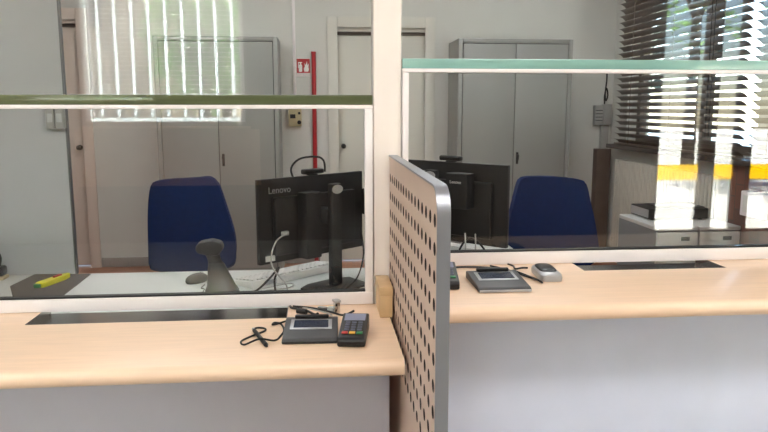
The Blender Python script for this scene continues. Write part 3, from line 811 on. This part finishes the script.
# cables between pad and screen, left counter
cable('black cable with ferrite behind the left signature pad', [(-.1, 2.235, zc+.004), (-.09, 2.2, zc+.008), (-.05, 2.18, zc+.006), (-.02, 2.13, zc+.006), (-.01, 2.07, zc+.026)], .0042)
cable('black cable running from the tray to the left card terminal', [(-.09, 2.235, zc+.004), (-.03, 2.21, zc+.004), (.03, 2.16, zc+.004), (.07, 2.12, zc+.004), (.1, 2.075, zc+.03)], .0035)
cable('thin grey cable lying behind the left signature pad', [(-.08, 2.24, zc+.003), (-.02, 2.19, zc+.003), (.02, 2.15, zc+.003), (.035, 2.12, zc+.003)], .0022, 'lcable')
bm = N(); cyl(bm, (-.075, 2.165, zc+.009), (-.045, 2.15, zc+.009), .008); tag(obj('ferrite_core', bm, M['blk']), 'black ferrite bead on the counter behind the left pad', 'ferrite bead')
t = thing('cable_connector', 'silver plug connector standing behind the left card terminal', 'connector', (.05, 2.165, zc), math.radians(20))
obj('plug_shell', B(-.008, .008, -.012, .012, 0, .034, b=.002), M['chrome'], t)
obj('plug_grip', B(-.011, .011, -.014, .014, .0345, .042, b=.002), M['silver'], t)
t = thing('cable_connector', 'flat silver plug lying behind the left signature pad', 'connector', (.012, 2.19, zc), math.radians(-25))
obj('plug_shell', B(-.022, .012, -.007, .007, 0, .012, b=.001), M['chrome'], t)
obj('plug_grip', B(.0125, .034, -.009, .009, 0, .015, b=.003), M['lcable'], t)
# right counter: card reader and cables
t = thing('card_reader', 'small silver reader with black top on the right counter', 'reader', (.704, 2.08, ZR+.0005), math.radians(-4))
bm = N(); loft(bm, [(0, .035, .076, 0, 0), (.010, .036, .078, 0, 0), (.018, .034, .076, 0, 0), (.022, .029, .07, 0, 0)], 32, 5); obj('reader_body', bm, M['silver'], t)
bm = N(); loft(bm, [(.0222, .027, .052, 0, .014), (.026, .025, .05, 0, .014), (.028, .02, .045, 0, .014)], 28, 4.5); obj('reader_top', bm, M['blk'], t, 'black top')
zc2 = ZR+.0005
cable('black cable running behind the right signature pad from the divider', [(.39, 2.175, zc2+.004), (.45, 2.21, zc2+.004), (.53, 2.2, zc2+.004), (.575, 2.17, zc2+.004), (.585, 2.14, zc2+.004), (.6, 2.125, zc2+.004)], .0035)
cable('black cable looping between the right signature pad and the reader', [(.56, 2.22, zc2+.004), (.60, 2.16, zc2+.004), (.63, 2.08, zc2+.004), (.655, 2.02, zc2+.004), (.66, 1.985, zc2+.004), (.648, 2.0, zc2+.01), (.645, 2.06, zc2+.004), (.61, 2.12, zc2+.011)], .003)
cable('black cable from the reader to the right screen rail', [(.668, 2.162, zc2+.008), (.655, 2.18, zc2+.004), (.63, 2.17, zc2+.004), (.635, 2.21, zc2+.004), (.625, 2.24, zc2+.004)], .003)

# ------------------------------------------------------------------ lights
def lamp(label, x, y, w, d, power, col):  # panels out of view, added to light the customer side and staff desks
    t = thing('unseen_ceiling_light', label, 'ceiling light', (x, y, ZC-.001), 0, 'unseen flat ceiling lights')
    obj('lamp_frame', B(-w/2-.03, w/2+.03, -d/2-.03, d/2+.03, -.05, 0, b=.004), M['white'], t)
    obj('diffuser', B(-w/2, w/2, -d/2, d/2, -.054, -.0505), emit('lamp_diffuser', col, power), t)
WARM = (1.0, .97, .945); COOL = (.97, .99, 1.0)
for x, nm in ((-2.0, 'left'), (.3, 'middle'), (2.8, 'right')):
    lamp(nm + ' unseen flat ceiling light over the customer side', x, .3, 1.3, .6, 1.3, WARM)
for x, nm in ((-1.0, 'left'), (1.3, 'right')):
    lamp(nm + ' unseen flat ceiling light added over the staff desks', x, 4.4, 1.2, .3, 2.15, COOL)

sun = bpy.data.lights.new('sun', 'SUN'); sun.energy = 8; sun.angle = .01; sun.color = (1, .96, .9)
so = bpy.data.objects.new('sun', sun); C.objects.link(so); so.rotation_euler = Vector((.0, .6, -1.0)).to_track_quat('-Z', 'Y').to_euler()
wd = bpy.data.worlds.new('sky'); S.world = wd; wd.use_nodes = True
n = wd.node_tree.nodes; l = wd.node_tree.links
sk = n.new('ShaderNodeTexSky'); sk.sky_type = 'NISHITA'; sk.sun_disc = False; sk.sun_elevation = math.radians(50); sk.sun_rotation = math.radians(200)
sk.air_density = 1.0; sk.dust_density = .3
l.new(sk.outputs[0], n['Background'].inputs['Color']); n['Background'].inputs['Strength'].default_value = .075

# ------------------------------------------------------------------ camera
cam = bpy.data.cameras.new('camera'); cam.sensor_width = 36; cam.lens = 36*700/768; cam.clip_start = .02
co = bpy.data.objects.new('camera', cam); C.objects.link(co); co.location = (0, 0, 1.4)
co.rotation_euler = (PI/2-0.15307869719670245, 0, -0.0929288543660762); S.camera = co
S.view_settings.view_transform = 'Standard'; S.view_settings.look = 'None'; S.view_settings.gamma = 1; S.view_settings.use_curve_mapping = False
S.view_settings.exposure = 3.56
